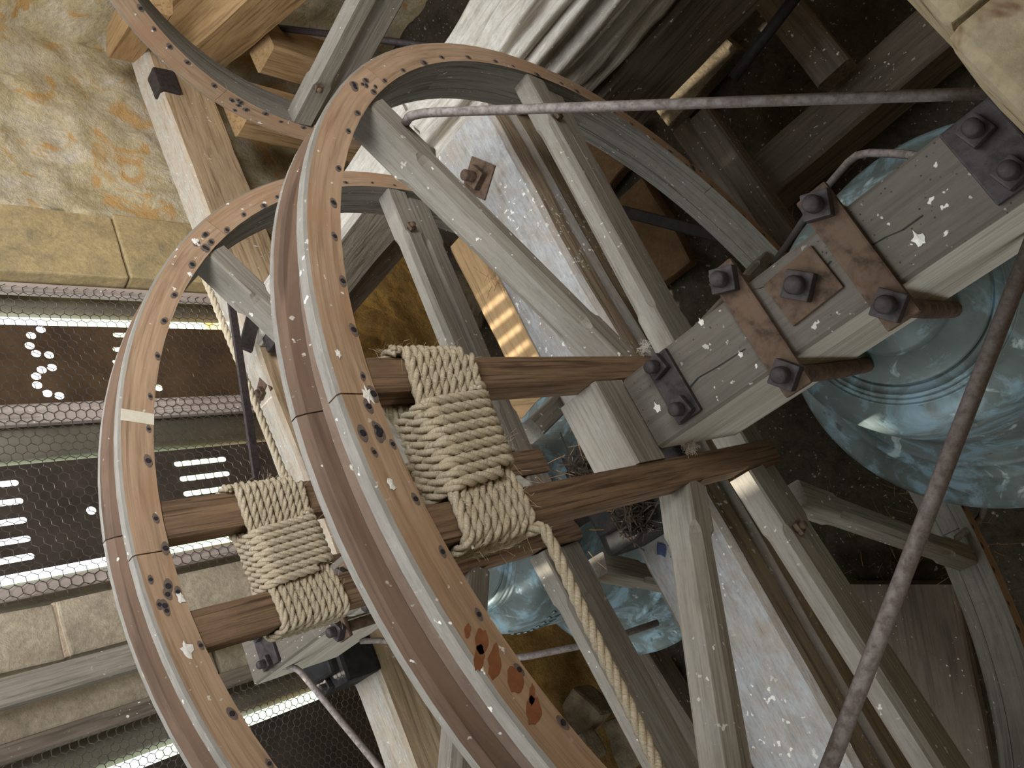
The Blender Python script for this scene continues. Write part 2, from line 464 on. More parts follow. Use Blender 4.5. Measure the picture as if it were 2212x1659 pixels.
# ------------------------------------------------------------------ the setting: walls, floor, ceiling, window
def wallgrid(name, corner, u, v, nu, nv, nrm, amp, mat, hole=None, thick=.12, parent=None, **props):
    """rough plastered wall: a displaced grid with thickness; hole(s,t) leaves faces out"""
    corner, u, v, nrm = Vector(corner), Vector(u), Vector(v), Vector(nrm)
    vs = []; fs = []
    for i in range(nu + 1):
        for j in range(nv + 1):
            p = corner + u * (i / nu) + v * (j / nv)
            d = noise.fractal(p * 2.3, 1, 2, 5) * amp + abs(noise.noise(p * 9)) * amp * .6
            vs.append(p + nrm * d)
    nb = len(vs)
    fs = [(i * (nv + 1) + j, (i + 1) * (nv + 1) + j, (i + 1) * (nv + 1) + j + 1, i * (nv + 1) + j + 1) for i in range(nu) for j in range(nv)]
    me = mesh(name, vs, fs)
    o = lk(name, me, mat, parent, smooth=True, **props)
    md = o.modifiers.new('thick', 'SOLIDIFY'); md.thickness = thick; md.offset = -1 if True else 1
    # make normals face the room
    bm = bmesh.new(); bm.from_mesh(me)
    if bm.faces and sum((f.normal for f in bm.faces), Vector()).dot(nrm) < 0: bmesh.ops.reverse_faces(bm, faces=list(bm.faces))
    bm.to_mesh(me); bm.free()
    return o

YW = 1.45
ZF = -1.15
st = dict(kind='structure')
wallgrid('wall_back', (1.60, YW, ZF - .2), (1.3, 0, 0), (0, 0, 3.9), 60, 150, (0, -1, 0), .035, 'plaster', thick=.3, **st)
wallgrid('wall_back', (-2.5, YW, ZF - .2), (4.12, 0, 0), (0, 0, 1.12), 150, 44, (0, -1, 0), .035, 'ochre', thick=.3, **st)
wallgrid('wall_right', (2.45, -1.5, ZF - .2), (0, 3.2, 0), (0, 0, 3.9), 110, 120, (-1, 0, 0), .05, 'plaster', thick=.3, **st)
wallgrid('wall_left', (-2.5, -1.5, ZF - .2), (0, 3.2, 0), (0, 0, 3.9), 20, 20, (1, 0, 0), .03, 'plaster', thick=.3, **st)
wallgrid('wall_front', (-2.5, -1.4, ZF - .2), (5, 0, 0), (0, 0, 3.9), 20, 20, (0, 1, 0), .03, 'plaster', thick=.3, **st)
wallgrid('wall_back', (-2.5, YW, ZF + .9), (2.1, 0, 0), (0, 0, 2.8), 20, 20, (0, -1, 0), .03, 'plaster', thick=.3, **st)
wallgrid('wall_back', (-.45, YW, 2.0), (2.1, 0, 0), (0, 0, .6), 20, 8, (0, -1, 0), .03, 'plaster', thick=.3, **st)
fl = wallgrid('floor', (-2.6, -1.6, ZF), (5.3, 0, 0), (0, 3.3, 0), 160, 110, (0, 0, 1), .05, 'dirt', thick=.1, **st)
box('ceiling', (0, .05, 2.6), (5.2, 3.4, .12), 'frame_dark', **st)

# meadow seen through the slits of the window
g = lk('ground_outside', mesh('ground_outside', [(-60, 6, -7), (60, 6, -7), (60, 26, -9), (-60, 26, -9)], [(0, 1, 2, 3)]), 'grass', kind='structure')

# window: jamb stones, mullion stones, sill
win = bpy.data.objects.new('window_1', None); C.objects.link(win); win['kind'] = 'structure'
def blockrow(x0, x1, y0, y1, zs, mat, name='jamb_stone', taper=0):
    for za, zb in zip(zs, zs[1:]):
        b = box(name, ((x0 + x1) / 2, (y0 + y1) / 2 + random.uniform(-.004, .004), (za + zb) / 2), (x1 - x0, y1 - y0, zb - za - .007), mat, win, bev=.006, sub=2, jit=.006)
blockrow(1.352, 1.615, YW - .01, YW + .15, [-.26, .14, .50, .86, 1.3, 1.7, 2.02], 'jamb')
blockrow(.262, .393, YW + .0, YW + .30, [-.26, .07, .54, .92, 1.4, 2.02], 'mullion', 'mullion_stone')
blockrow(.13, .206, YW + .05, YW + .30, [-.26, .2, .72, 1.3, 2.02], 'mullion', 'mullion_stone')
blockrow(-.62, -.42, YW - .01, YW + .3, [-.26, .2, .7, 1.3, 2.02], 'jamb')
for x in (-.5, -.05, .4, .85, 1.3): box('sill_stone', (x, YW + .14, -.285), (.44, .34, .09), 'jamb', win, bev=.008, sub=2, jit=.006)
for z in (.07, .54): box('mortar_joint', (.328, YW + .012, z), (.128, .014, .012), 'mortar', win, bev=.003, sub=2, jit=.006)

# louvre sheets (with cut holes), battens and mesh of the window light: things lifted off one by one
def sheet(name, x0, x1, z0, z1, y, holes, mat, label, tilt=0, cat='metal sheet'):
    cu = bpy.data.curves.new(name, 'CURVE'); cu.dimensions = '2D'; cu.fill_mode = 'BOTH'; cu.extrude = .0012
    def poly(P):
        s = cu.splines.new('POLY'); s.points.add(len(P) - 1); s.use_cyclic_u = True
        for q, (a, b) in zip(s.points, P): q.co = (a, b, 0, 1)
    poly([(x0, z0), (x1, z0), (x1, z1), (x0, z1)])
    for hx, hz, rx_, lz in holes:
        P = []
        for i in range(9): a = PI * i / 8; P.append((hx + rx_ * math.cos(a), hz + lz / 2 + rx_ * math.sin(a)))
        for i in range(9): a = PI + PI * i / 8; P.append((hx + rx_ * math.cos(a), hz - lz / 2 + rx_ * math.sin(a)))
        poly(P)
    o = bpy.data.objects.new(name, cu); C.objects.link(o)
    dg = bpy.context.evaluated_depsgraph_get(); me = bpy.data.meshes.new_from_object(o.evaluated_get(dg))
    bpy.data.objects.remove(o)
    o = lk(name, me, mat); o.matrix_world = Matrix.Translation((0, y, 0)) @ Matrix.Rotation(PI / 2, 4, 'X')
    tag(o, label, cat, 'perforated louvre sheets')
    return o
def wz(px, py, y=1.56):
    p = at(px, py, y=y); return p.x, p.z
hl = []
for px, py in ((88, 712), (67, 725), (64, 747), (78, 764), (106, 767), (112, 794), (90, 799), (78, 813), (80, 832), (102, 850), (128, 855), (342, 838)):
    x, z = wz(px, py); hl.append((x, z, .0125, 0))
for px, py in ((268, 724), (268, 755), (268, 782)): x, z = wz(px, py); hl.append((x, z, .0085, .05))
sheet('louvre_sheet', .975, 1.252, -.25, 2.06, 1.56, hl, 'tin', 'brown louvre sheet with a curl of round drilled holes', cat='louvre')
hl = []
for (a, b), (c, d) in (((382, 1003), (482, 992)), ((394, 1034), (490, 1024)), ((402, 1066), (505, 1054)), ((-75, 1054), (32, 1044)), ((-66, 1094), (42, 1084)), ((-56, 1136), (50, 1126)), ((-48, 1178), (58, 1166)), ((-40, 1218), (66, 1204))):
    x, z = wz(a, b); x2, z2 = wz(c, d); hl.append(((x + x2) / 2, (z + z2) / 2, .0085, abs(z - z2)))
x, z = wz(197, 1103); hl.append((x, z, .012, 0))
sheet('louvre_sheet', .518, .807, -.25, 2.06, 1.56, hl, 'tin_dark', 'dark louvre sheet with stacked horizontal slots', cat='louvre')
sheet('louvre_sheet', -.40, -.006, -.25, 2.06, 1.58, [], 'tin_dark', 'dark plain louvre sheet below the bright gap near the bottom edge', cat='louvre')
def bent(name, xs, z0, z1, mat, label):
    vs = []; fs = []
    for x, y in xs: vs += [(x, y, z0), (x, y, z1)]
    for i in range(len(xs) - 1): fs.append((2 * i, 2 * i + 1, 2 * i + 3, 2 * i + 2))
    o = lk(name, mesh(name, vs, fs), mat, smooth=True); o.modifiers.new('t', 'SOLIDIFY').thickness = .004
    tag(o, label, 'louvre'); return o
bent('curved_louvre', [(.812, 1.565), (.825, 1.545), (.855, 1.53), (.895, 1.525), (.978, 1.552)], -.25, 2.06, 'tin_pale', 'olive curved louvre strip beneath the white batten')
bent('curved_louvre', [(.395, 1.56), (.42, 1.55), (.46, 1.55), (.492, 1.565)], -.25, 2.06, 'tin_pale', 'olive louvre strip behind the grey batten by the mullion')
bent('curved_louvre', [(.024, 1.575), (.04, 1.56), (.07, 1.555), (.128, 1.56)], -.25, 2.06, 'tin_pale', 'olive louvre strip behind fine mesh near the bottom edge')
bent('curved_louvre', [(1.284, 1.565), (1.30, 1.55), (1.325, 1.545), (1.349, 1.55)], -.25, 2.06, 'tin_pale', 'olive curved louvre strip above the wide bright gap')
for x, w, lab in ((1.331, .034, 'pinkish batten with wire mesh along the yellow stone jamb'), (.916, .06, 'white batten with mesh between brown and dark louvres'), (.445, .034, 'grey batten with mesh beside the stone mullion')):
    o = beam('batten', (x, 1.495, -.24), (x, 1.495, 2.03), .022, w, 'batten', up=(1, 0, 0)); tag(o, lab, 'batten', 'battens of the window')
    for z in [(-.2 + .16 * i + random.uniform(-.03, .03)) for i in range(8)]:
        n = bpy.data.objects.new('staple', NAIL); C.objects.link(n); n.parent = o
        n.matrix_parent_inverse = Matrix(); n.matrix_local = o.matrix_basis.inverted() @ Matrix.Translation((x + random.uniform(-.01, .01), 1.4885, z))
o = beam('window_rail', (.218, 1.445, -.24), (.218, 1.445, 2.03), .05, .06, 'spoke', up=(1, 0, 0), ch=.006); tag(o, 'long grey timber rail fixed along the stone mullion', 'rail')
o = beam('window_rail', (.108, 1.485, -.24), (.108, 1.485, 2.03), .03, .038, 'frame_dark', up=(1, 0, 0), ch=.003); tag(o, 'thin dark rail above the bottom bright gap', 'rail')

def wiremesh(name, x0, x1, z0, z1, y, cell, label):
    r = cell / math.sqrt(3); wr = .0011
    vs = []; fs = []
    def seg(a, b):
        d = (b - a).normalized(); u = d.orthogonal().normalized(); v = d.cross(u); k = len(vs)
        for p in (a, b):
            for j in range(4):
                q = PI / 2 * j; vs.append(p + (u * math.cos(q) + v * math.sin(q)) * wr)
        for j in range(4):
            i = (j + 1) % 4; fs.append((k + j, k + i, k + 4 + i, k + 4 + j))
    def P(x, z):
        return Vector((x + .004 * noise.noise(Vector((x * 8, z * 8, 3))), y + .012 * noise.noise(Vector((x * 4, z * 4, 1))) , z + .004 * noise.noise(Vector((x * 8, z * 8, 9)))))
    nx = int((x1 - x0) / (1.5 * r)); nz = int((z1 - z0) / cell)
    for i in range(nx):
        for j in range(nz):
            cx, cz = x0 + i * 1.5 * r, z0 + (j + (i % 2) * .5) * cell
            A = [P(cx + r * math.cos(PI / 3 * q), cz + r * math.sin(PI / 3 * q)) for q in range(6)]
            seg(A[0], A[1]); seg(A[1], A[2]); seg(A[2], A[3])
    o = lk(name, mesh(name, vs, fs), 'wire', kind='stuff'); tag(o, label, 'wire mesh'); return o
for x0, x1, yb, lab in ((-.03, .052, 2.1, 'added strip blocking the sun beyond the bottom gap'), (.455, .54, 1.78, 'narrow added strip blocking the sun beyond the middle gap')):
    o = box('sun_blocker', ((x0 + x1) / 2, yb, .85), (x1 - x0, .012, 2.3), 'tin', bev=.002); tag(o, lab, 'louvre')  # strips added outside the gaps only to stop direct sun
wiremesh('wire_mesh', .42, 1.345, -.23, 1.0, 1.478, .0265, 'sagging hexagonal wire mesh over the upper window light')
wiremesh('wire_mesh', -.42, .105, -.23, .95, 1.47, .0185, 'fine hexagonal wire mesh over the lower dark window light')

# near ledge at the upper right of the photograph
lg = bpy.data.objects.new('trim_ledge', None); C.objects.link(lg); lg['kind'] = 'structure'
for a, b, dx in ((-.30, -.063, 0), (-.057, .35, .004), (.356, .8, 0)):
    box('ledge_stone', ((a + b) / 2, -.487 - .2 - dx, .64), (b - a, .4, .22), 'ledge', lg, bev=.008, sub=3, jit=.006)

# ------------------------------------------------------------------ bell frame
def ftim(name, p0, p1, w, h, mat, label, **k):
    o = beam(name, p0, p1, w, h, mat, **k); tag(o, label, 'beam'); return o
D1 = ftim('frame_beam', (-1.2, .264, -.086), (.86, .264, -.086), .182, .072, 'frame_dusty', 'broad frame beam with thick white dust running under the front wheel', jit=.006, seg=60, ch=.01)
ftim('frame_beam', (-1.2, .262, -.216), (.86, .262, -.216), .19, .178, 'frame_dusty', 'lower brown timber beneath the white dusty beam split off by a dark crack', jit=.006, seg=60, ch=.01)
nutbolt(D1, D1.matrix_basis.inverted() @ Vector((.731, .273, -.052)), .04, .022, .05, .012, washer=.075, mat='rust')
for x, y in ((-.084, .274), (-.123, .279), (-.122, .305), (-.15, .258), (-.144, .282), (-.105, .245)):
    vs = [(0, 0, .001)] + [(.011 * random.uniform(.7, 1.3) * math.cos(k * PI / 5), .011 * random.uniform(.7, 1.3) * math.sin(k * PI / 5), .0004) for k in range(10)]
    o = lk('paint_mark', mesh('paint_mark', vs, [(0, 1 + k, 1 + (k + 1) % 10) for k in range(10)]), 'blue', D1, D1.matrix_basis.inverted() @ Matrix.Translation((x, y, -.0475)), label='faded blue paint mark')
T1 = ftim('frame_beam', (-.75, 1.285, -.15), (2.4, 1.285, -.15), .125, .2, 'frame_light', 'pale brown frame beam along the window with a bracket and square washer', jit=.006, seg=60, ch=.01)
nutbolt(T1, T1.matrix_basis.inverted() @ Vector((.818, 1.272, -.052)), .03, .02, .03, .012, washer=.07, mat='rust')

def log(name, p0, p1, w, h, mat, label, groove=.02, seg=200, ring=132):
    m, L = frame(p0, p1, (0, 0, 1)); vs = []; fs = []; sd = 3.3
    for i in range(seg + 1):
        x = L * i / seg
        for j in range(ring):
            a = 2 * PI * j / ring; c, s_ = math.cos(a), math.sin(a)
            k = 1 / max(abs(c), abs(s_)); k = min(k, 1.22)
            q = Vector((x, c * k * w / 2, s_ * k * h / 2))
            g = noise.fractal(Vector((x * 1.6 + sd, q.y * 16, q.z * 16)), 1, 2, 4)
            g2 = noise.noise(Vector((x * 1.1 + .6 * noise.noise(Vector((x * 6, q.y * 5, 3))), q.y * 34, q.z * 34 + 7)))
            near = max(0, 1 - abs(x - .95) / .6)
            q += Vector((0, q.y, q.z)).normalized() * (g * groove * .8 - max(0, g2) * groove * (.9 + 3.2 * near) + noise.noise(Vector((x * 3, 1, 2))) * .02)
            vs.append(q)
    for i in range(seg):
        for j in range(ring):
            a, b = i * ring + j, i * ring + (j + 1) % ring
            fs.append((a, a + ring, b + ring, b))
    fs.append(tuple(range(ring))); fs.append(tuple(reversed(range(len(vs) - ring, len(vs)))))
    o = lk(name, mesh(name, vs, fs), mat, None, m, smooth=True); tag(o, label, 'beam'); return o
L1 = log('cross_timber', (.965, -.95, -.17), (.965, .36, -.17), .27, .25, 'frame_weathered', 'gnarled white weathered cross timber with deep grooves behind the wheels', groove=.018)
ftim('cross_timber', (1.02, .363, -.14), (1.02, 1.22, -.14), .14, .18, 'frame_weathered', 'pale grained cross timber between the two beams under the second wheel', jit=.006, seg=30, ch=.012)
X2 = ftim('cross_timber', (1.03, .30, -.285), (1.03, 1.2, -.285), .1, .1, 'frame_dark', 'dark narrow timber with a round hole under the pale cross timber', jit=.004, seg=30, ch=.01)
lathe('peg_hole', [(0, .0515), (.012, .0515), (.013, .046)], 'grease', X2, 16, Matrix.Translation((.5, 0, 0)) @ Matrix.Rotation(PI / 2, 4, 'X'))
ftim('cross_timber', (.93, -.9, -.42), (.93, .17, -.42), .2, .22, 'frame_dark', 'brown lower cross timber below the gnarled grooved one', jit=.006, seg=40, ch=.01)
ftim('frame_rail', (.45, .62, -.46), (.92, .62, -.46), .14, .15, 'frame_gold', 'golden timber rail with bright sun spots behind the dusty beam', jit=.004, seg=20, ch=.012)
ftim('frame_rail', (.30, .50, -.62), (.50, .9, -.62), .1, .12, 'frame_gold', 'short golden timber end under the sunlit rail', jit=.004, seg=10, ch=.01)
ftim('frame_post', (1.93, 1.16, -.27), (1.93, 1.16, ZF - .1), .13, .17, 'frame_gold', 'orange lit post standing under the top left wheel', up=(1, 0, 0), jit=.004, seg=20, ch=.01)
ftim('frame_post', (2.12, 1.02, -.36), (2.12, 1.02, ZF - .1), .13, .15, 'frame_gold', 'brown post close to the right wall behind the top left wheel', up=(1, 0, 0), jit=.004, seg=20, ch=.01)
ftim('frame_brace', (2.33, 1.25, -.25), (1.95, .45, -.25), .2, .18, 'frame_gold', 'thick golden timber with two lit faces at the top left', jit=.006, seg=20, ch=.015)
ftim('frame_brace', (2.30, 1.30, -.02), (2.1, .95, .05), .11, .11, 'frame_gold', 'short pale timber stub at the top edge by the plaster', jit=.004, seg=8, ch=.01)
o = tube('tie_rod', [(2.3, 1.06, -.40), (1.55, .44, -.62)], .012, 'iron'); tag(o, 'dark iron tie rod crossing the golden stones at top', 'rod')
# lower frame in the dark
ftim('sill_beam', (.69, -1.2, -.99), (.69, .1, -.99), .13, .16, 'frame_dark', 'low grey sill beam crossing the dirt at the upper right', jit=.005, seg=30, ch=.01)
ftim('low_rail', (.42, 0, -.74), (.85, 0, -.74), .06, .08, 'frame_dark', 'dark low rail beyond the rim of the front wheel', jit=.003, seg=12, ch=.006)
ftim('low_rail', (.46, .08, -.84), (.92, .08, -.84), .06, .08, 'frame_dark', 'dark low rail tucked beneath the front wheel rim', jit=.003, seg=12, ch=.006)
ftim('low_brace', (.72, -.29, -.83), (1.1, -.29, -.83), .09, .07, 'frame_dark', 'brown brace lying toward the near stone ledge', jit=.004, seg=12, ch=.008)
o = tube('iron_bar', [(.83, -.36, -.6), (.79, -.14, -.6)], .014, 'grease'); tag(o, 'black iron bar in the dark upper right', 'rod')
ftim('low_post', (-.24, 1.06, -.83), (-.75, .99, -.83), .1, .1, 'frame_dark', 'dark bluish timber lying between rope tail and rubble', jit=.004, seg=12, ch=.008)
ftim('floor_board', (-.40, .36, -1.06), (-.85, .55, -1.06), .3, .05, 'frame_dark', 'brown floor board under the lower right of the front wheel', jit=.004, seg=12, ch=.006)
ftim('floor_board', (-.25, .62, -1.05), (-.95, .86, -1.05), .22, .05, 'frame_dark', 'dark floor board beyond the twin grey spokes', jit=.004, seg=12, ch=.006)

o = beam('iron_bar', (.90, .40, -.9), (.57, .15, -.9), .035, .03, 'grease', ch=.003); tag(o, 'flat black iron bar low down beyond the front wheel', 'rod')
for x, y, sx, sy, lab in ((1.3, .42, .4, .26, 'golden brown flagstone in the gap beneath the grooved timber'), (.86, .47, .34, .24, 'brown flagstone seen through the upper right of the wheel'), (1.28, .05, .36, .3, 'dark flagstone under the dusty rod at top')):
    o = box('flagstone', (x, y, ZF + .075), (sx, sy, .06), 'rubble' if y < .1 else 'gold_stone', rot=Matrix.Rotation(.3 * (x - 1), 4, 'Z'), bev=.01, sub=3, jit=.012); tag(o, lab, 'flagstone')
# rubble stones on the floor at the foot of the window wall
rub = [(-.25, 1.30, -.98, .13), (-.40, 1.22, -1.0, .16), (-.50, 1.33, -.95, .15), (-.18, 1.15, -1.03, .14), (-.36, 1.38, -.85, .12), (-.1, 1.33, -1.0, .15), (-.55, 1.05, -1.05, .14), (-.45, 1.36, -.75, .1), (.75, 1.28, -1.02, .16), (1.2, 1.25, -1.03, .18)]
for i, (x, y, z, s) in enumerate(rub):
    o = box('rubble_stone', (x, y, z), (s, s * random.uniform(.7, 1), s * random.uniform(.55, .8)), 'rubble', rot=Matrix.Rotation(random.uniform(0, 3), 4, 'Z') @ Matrix.Rotation(random.uniform(-.4, .4), 4, 'X'), bev=s * .12, sub=2, jit=s * .16)
    tag(o, 'rough broken stone lying in the dirt at the foot of the window wall', 'stone', 'rubble stones on the floor')

# ------------------------------------------------------------------ bell wheels
def wheel(hung, name, label, T, scale, xa, xb, joints=(48, 4, -80, -170, 130), njoint=(5.4, -95, 160, 70), low=True):
    t = bpy.data.objects.new(name, None); C.objects.link(t); t.empty_display_size = .05; t['label'] = label
    F = [(.711, 0), (.749, 0), (.752, .003), (.752, .017), (.748, .0195), (.729, .0225), (.711, .0225)]
    for a, b in zip(joints, joints[1:] + (joints[0] - 360,)) if False else arcs(joints):
        ringsec('felloe', F, ['rim_face', 'rim_dust', 'rim_in'], [0, 1, 1, 1, 1, 2, 2], a, b, t)
    G = [(.711, .0228), (.729, .0228), (.7235, .029), (.7225, .042), (.727, .052), (.730, .0575), (.711, .0575)]
    for a, b in arcs(tuple(x + 17 for x in joints)):
        ringsec('rim_sole', G, ['rim_floor', 'rim_in'], [1, 0, 0, 0, 0, 1, 1], a, b, t)
    B = [(.711, .0582), (.730, .0582), (.744, .064), (.752, .070), (.752, .079), (.749, .081), (.711, .081)]
    for a, b in arcs(njoint):
        ringsec('felloe', B, ['rim_in', 'rim_floor', 'rim_dust'], [0, 1, 1, 2, 2, 0, 0], a, b, t)
    rnd = random.Random(len(name) + int(scale * 1000))
    spots = []
    a = 0
    while a < 360:
        a += rnd.uniform(3.5, 6.5); spots.append((a, .7165 + rnd.uniform(-.002, .004)))
    for j in joints:
        for _ in range(6): spots.append((j + rnd.uniform(-5.5, -1), rnd.uniform(.717, .744)))
    for a, r in spots:
        n = bpy.data.objects.new('nail', NAIL); C.objects.link(n); n.parent = t
        n.matrix_local = Matrix.Translation((r * math.sin(R(a)), 0, r * math.cos(R(a)))) @ Matrix.Rotation(R(a + 90 + rnd.uniform(-15, 15)), 4, 'Y') @ Matrix.Diagonal((rnd.uniform(.7, 1.3),) * 3 + (1,))
    # pair of main uprights that clasp the headstock
    for (x0, x1) in (xa, xb):
        beam('main_spoke', ((x0 + x1) / 2, .0195, .0), ((x0 + x1) / 2, .0195, .712), x1 - x0, .035, 'main_spoke', up=(0, -1, 0), parent=t, ch=.003, stops=(.62, .66, .007) if False else None)
    SP = lambda p0, p1, w, d, y, s=None: beam('spoke', (p0[0], y + d / 2, p0[1]), (p1[0], y + d / 2, p1[1]), w, d, 'spoke', up=(0, -1, 0), parent=t, ch=.003, stops=s)
    XA, XB = xa[1], xb[0]
    SP((XA + .001, .252), (.492, .508), .040, .052, .004, (.14, .82, .011))
    SP((XB - .001, .262), (-.482, .522), .038, .052, .004, (.14, .82, .011))
    for sgn, hub in ((1, XA + .002), (-1, XB - .002)):
        SP((sgn * abs(hub), .092), (sgn * .708, .046), .050, .038, .002, (.14, .82, .009))
        SP((sgn * abs(hub) , .024), (sgn * .709, -.026), .052, .040, .018, (.14, .82, .009))
        SP((sgn * (abs(hub) + .05), -.045), (sgn * .375, -.602), .042, .042, .018, (.16, .84, .009))
    # cross piece between the uprights above the headstock
    beam('cross_piece', (xb[1] + .0005, .034, .338), (xa[0] - .0005, .034, .338), .064, .066, 'spoke', up=(0, -1, 0), parent=t)
    beam('cross_piece', (xb[1] + .0005, .034, .03), (xa[0] - .0005, .034, .03), .06, .05, 'spoke', up=(0, -1, 0), parent=t)
    t.parent = hung; t.matrix_local = Matrix.Translation(-hung.location) @ T @ Matrix.Diagonal((scale, scale, scale, 1))
    bpy.context.view_layer.update()
    return t
def arcs(js):
    js = sorted(js); out = []
    for i, a in enumerate(js):
        b = js[(i + 1) % len(js)] + (360 if i == len(js) - 1 else 0)
        out.append((a + .06, b - .06))
    return out
HB1 = thing('hung_bell', 'near bell with large orange rimmed wheel and strapped grey headstock at right', 'bell', (0, -.265, 0), 'hung bells')
HB2 = thing('hung_bell', 'second bell behind, its wheel at left carrying a white tape strip', 'bell', (.066, .68, 0), 'hung bells')
HB3 = thing('hung_bell', 'wheel of a third bell cut by the top edge, turned across the others', 'bell', (1.15, -.19, .02), 'hung bells')
W1 = wheel(HB1, 'bell_wheel', 'orange faced wheel with dusty grey spokes', Matrix(), 1.0, (.054, .093), (-.099, -.062))
C2 = Vector((.066, .40, .012))
W2 = wheel(HB2, 'bell_wheel', 'brown faced wheel with white tape strip', Matrix.Translation(C2), 1.0267, (.034, .082), (-.101, -.056), joints=(47, 1.5, -75, 170, 110))
W3 = wheel(HB3, 'bell_wheel', 'wheel with nailed rim and two pale spokes', Matrix.Translation((1.15, -.19, .02)) @ Matrix.Rotation(-PI / 2, 4, 'Z'), 1.073, (.054, .093), (-.099, -.062), joints=(20, -70, -115, 150))
# tape strip on the second wheel
ringsec('tape', [(.7107, -.0008), (.7495, -.0008), (.7495, -.0002), (.7107, -.0002)], ['tape'], [0] * 4, 15.0, 16.3, W2, seg=2, label='white tape strip')
# bolts through the twin spokes
for wv, p in ((W1, (.60, -.002, .064)), (W2, (.60, -.002, .064)), (W3, (-.60, -.002, .064)), (W1, (-.2, -.002, .09))):
    nutbolt(wv, p, .018, .007, .014, .006, axis='y', mat='rust')

# ------------------------------------------------------------------ headstocks with their straps
def headstock(hung, name, label, y0, y1, cx, sgn, straps, plates, center=True):
    t = bpy.data.objects.new(name, None); C.objects.link(t); t.empty_display_size = .05; t['label'] = label
    t.parent = hung; t.location = Vector((cx, y0, .1995)) - hung.location
    mi = Matrix.Translation((-cx, -y0, -.1995))
    L = abs(y1 - y0)
    x0, x1, z0, z1 = -.050, .050, .082, .318
    vs = []; ring = [(x1, z1 - .004), (x1 - .004, z1), (x0 + .004, z1), (x0, z1 - .004), (x0, z0 + .03), (x0 + .03, z0), (x1 - .03, z0), (x1, z0 + .03)]
    for yy in (0, L):
        for x, z in ring: vs.append((yy, x, z - .1995))
    fs = []; mi_ = []
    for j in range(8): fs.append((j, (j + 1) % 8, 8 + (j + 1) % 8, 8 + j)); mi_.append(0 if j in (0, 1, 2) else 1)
    fs.append(tuple(range(8))); fs.append(tuple(range(8, 16))); mi_ += [1, 1]
    me = mesh('beam', vs, fs, mi_)
    bm = bmesh.new(); bm.from_mesh(me); bmesh.ops.recalc_face_normals(bm, faces=list(bm.faces)); bm.to_mesh(me); bm.free()
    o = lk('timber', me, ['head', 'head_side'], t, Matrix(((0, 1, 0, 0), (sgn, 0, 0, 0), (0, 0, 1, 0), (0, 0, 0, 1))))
    Z = .318 - .1995
    for d, w in straps:
        s = sgn * d
        b = box('strap', (0, s, Z + .0045), (.168, w, .009), 'rust', t, bev=.003, sub=1, jit=.0012)
        for sx in (-1, 1):
            nutbolt(t, (sx * .064, s, Z + .009), .029, .014, .028, .0095, ang=.9 + sx * .25)
            tube('strap_rod', [(sx * .064, s, Z), (sx * .062, s, Z - .12), (sx * .054, s, -.165)], .0105, 'rust', t)
    if center:
        d = center; s = sgn * d
        box('washer', (.008, s, Z + .001), (.058, .066, .008), 'rust', t, rot=Matrix.Rotation(.05, 4, 'Z'), bev=.002)
        nutbolt(t, (.008, s, Z + .005), .031, .014, .026, .0105, ang=.75)
    for d, w, xs in plates:
        s = sgn * d
        box('end_plate', (.003, s, Z + .003), (.088, w, .008), 'iron', t, bev=.002, sub=1, jit=.001)
        for x in xs: nutbolt(t, (x, s, Z + .007), .024, .011, .026, .0085, ang=.2)
    return t
H1 = headstock(HB1, 'headstock', 'grey wormholed headstock with rusty straps carrying the near bell', -.004, -.72, 0, -1, [(.188, .034), (.313, .036)], [(.059, .036, (.032, -.028)), (.459, .05, (.026, -.025))], center=.251)
H2 = headstock(HB2, 'headstock', 'far headstock with black bolts below the second rope lashing', .404, 1.12, .066, 1, [(.22, .034), (.345, .036)], [(.06, .036, (.032, -.028)), (.62, .07, (.03, -.03))], center=.28)

box('wedge', T1.matrix_basis.inverted() @ Vector((2.05, 1.235, -.075)), (.10, .06, .075), 'iron', T1, bev=.008, sub=2, jit=.005, label='dark rotten wedge')
bpy.context.view_layer.update()
for P in (((-.012, -.071), (-.006, -.098), (-.009, -.125), (-.011, -.165)), ((.041, -.207), (.036, -.215), (.034, -.222)), ((.0, -.333), (-.002, -.35), (-.006, -.365), (-.006, -.386)), ((.012, -.275), (.01, -.285), (.012, -.294))):
    vs = []; w_ = .0009
    for x, y in P: vs += [(x - w_, y, .3185), (x + w_, y + .002, .3185)]
    lk('crack', mesh('crack', vs, [(2 * i, 2 * i + 1, 2 * i + 3, 2 * i + 2) for i in range(len(P) - 1)]), 'grease', H1, H1.matrix_world.inverted())
# gudgeon bearings on the dusty beam
def bearing(cx, cy, label):
    t = thing('bearing', label, 'bearing', (cx, cy, -.05))
    box('housing', (.0, 0, .045), (.20, .15, .11), 'grease', t, bev=.012, sub=2, jit=.004)
    box('housing_cap', (.0, 0, .108), (.13, .12, .03), 'grease', t, bev=.008, sub=2, jit=.005)
    lathe('gudgeon_pin', [(0, -.15), (.018, -.15), (.018, .12), (0, .12)], 'iron', t, 20, Matrix.Translation((0, 0, .05)) @ Matrix.Rotation(PI / 2, 4, 'X'))
    for sx in (-1, 1): nutbolt(t, (sx * .082, 0, .10), .026, .014, .03, .008)
    return t
bearing(.0, .27, 'black greasy bearing with debris on the dusty beam')
bearing(.066, 1.285, 'black bolted bearing on the window side beam')

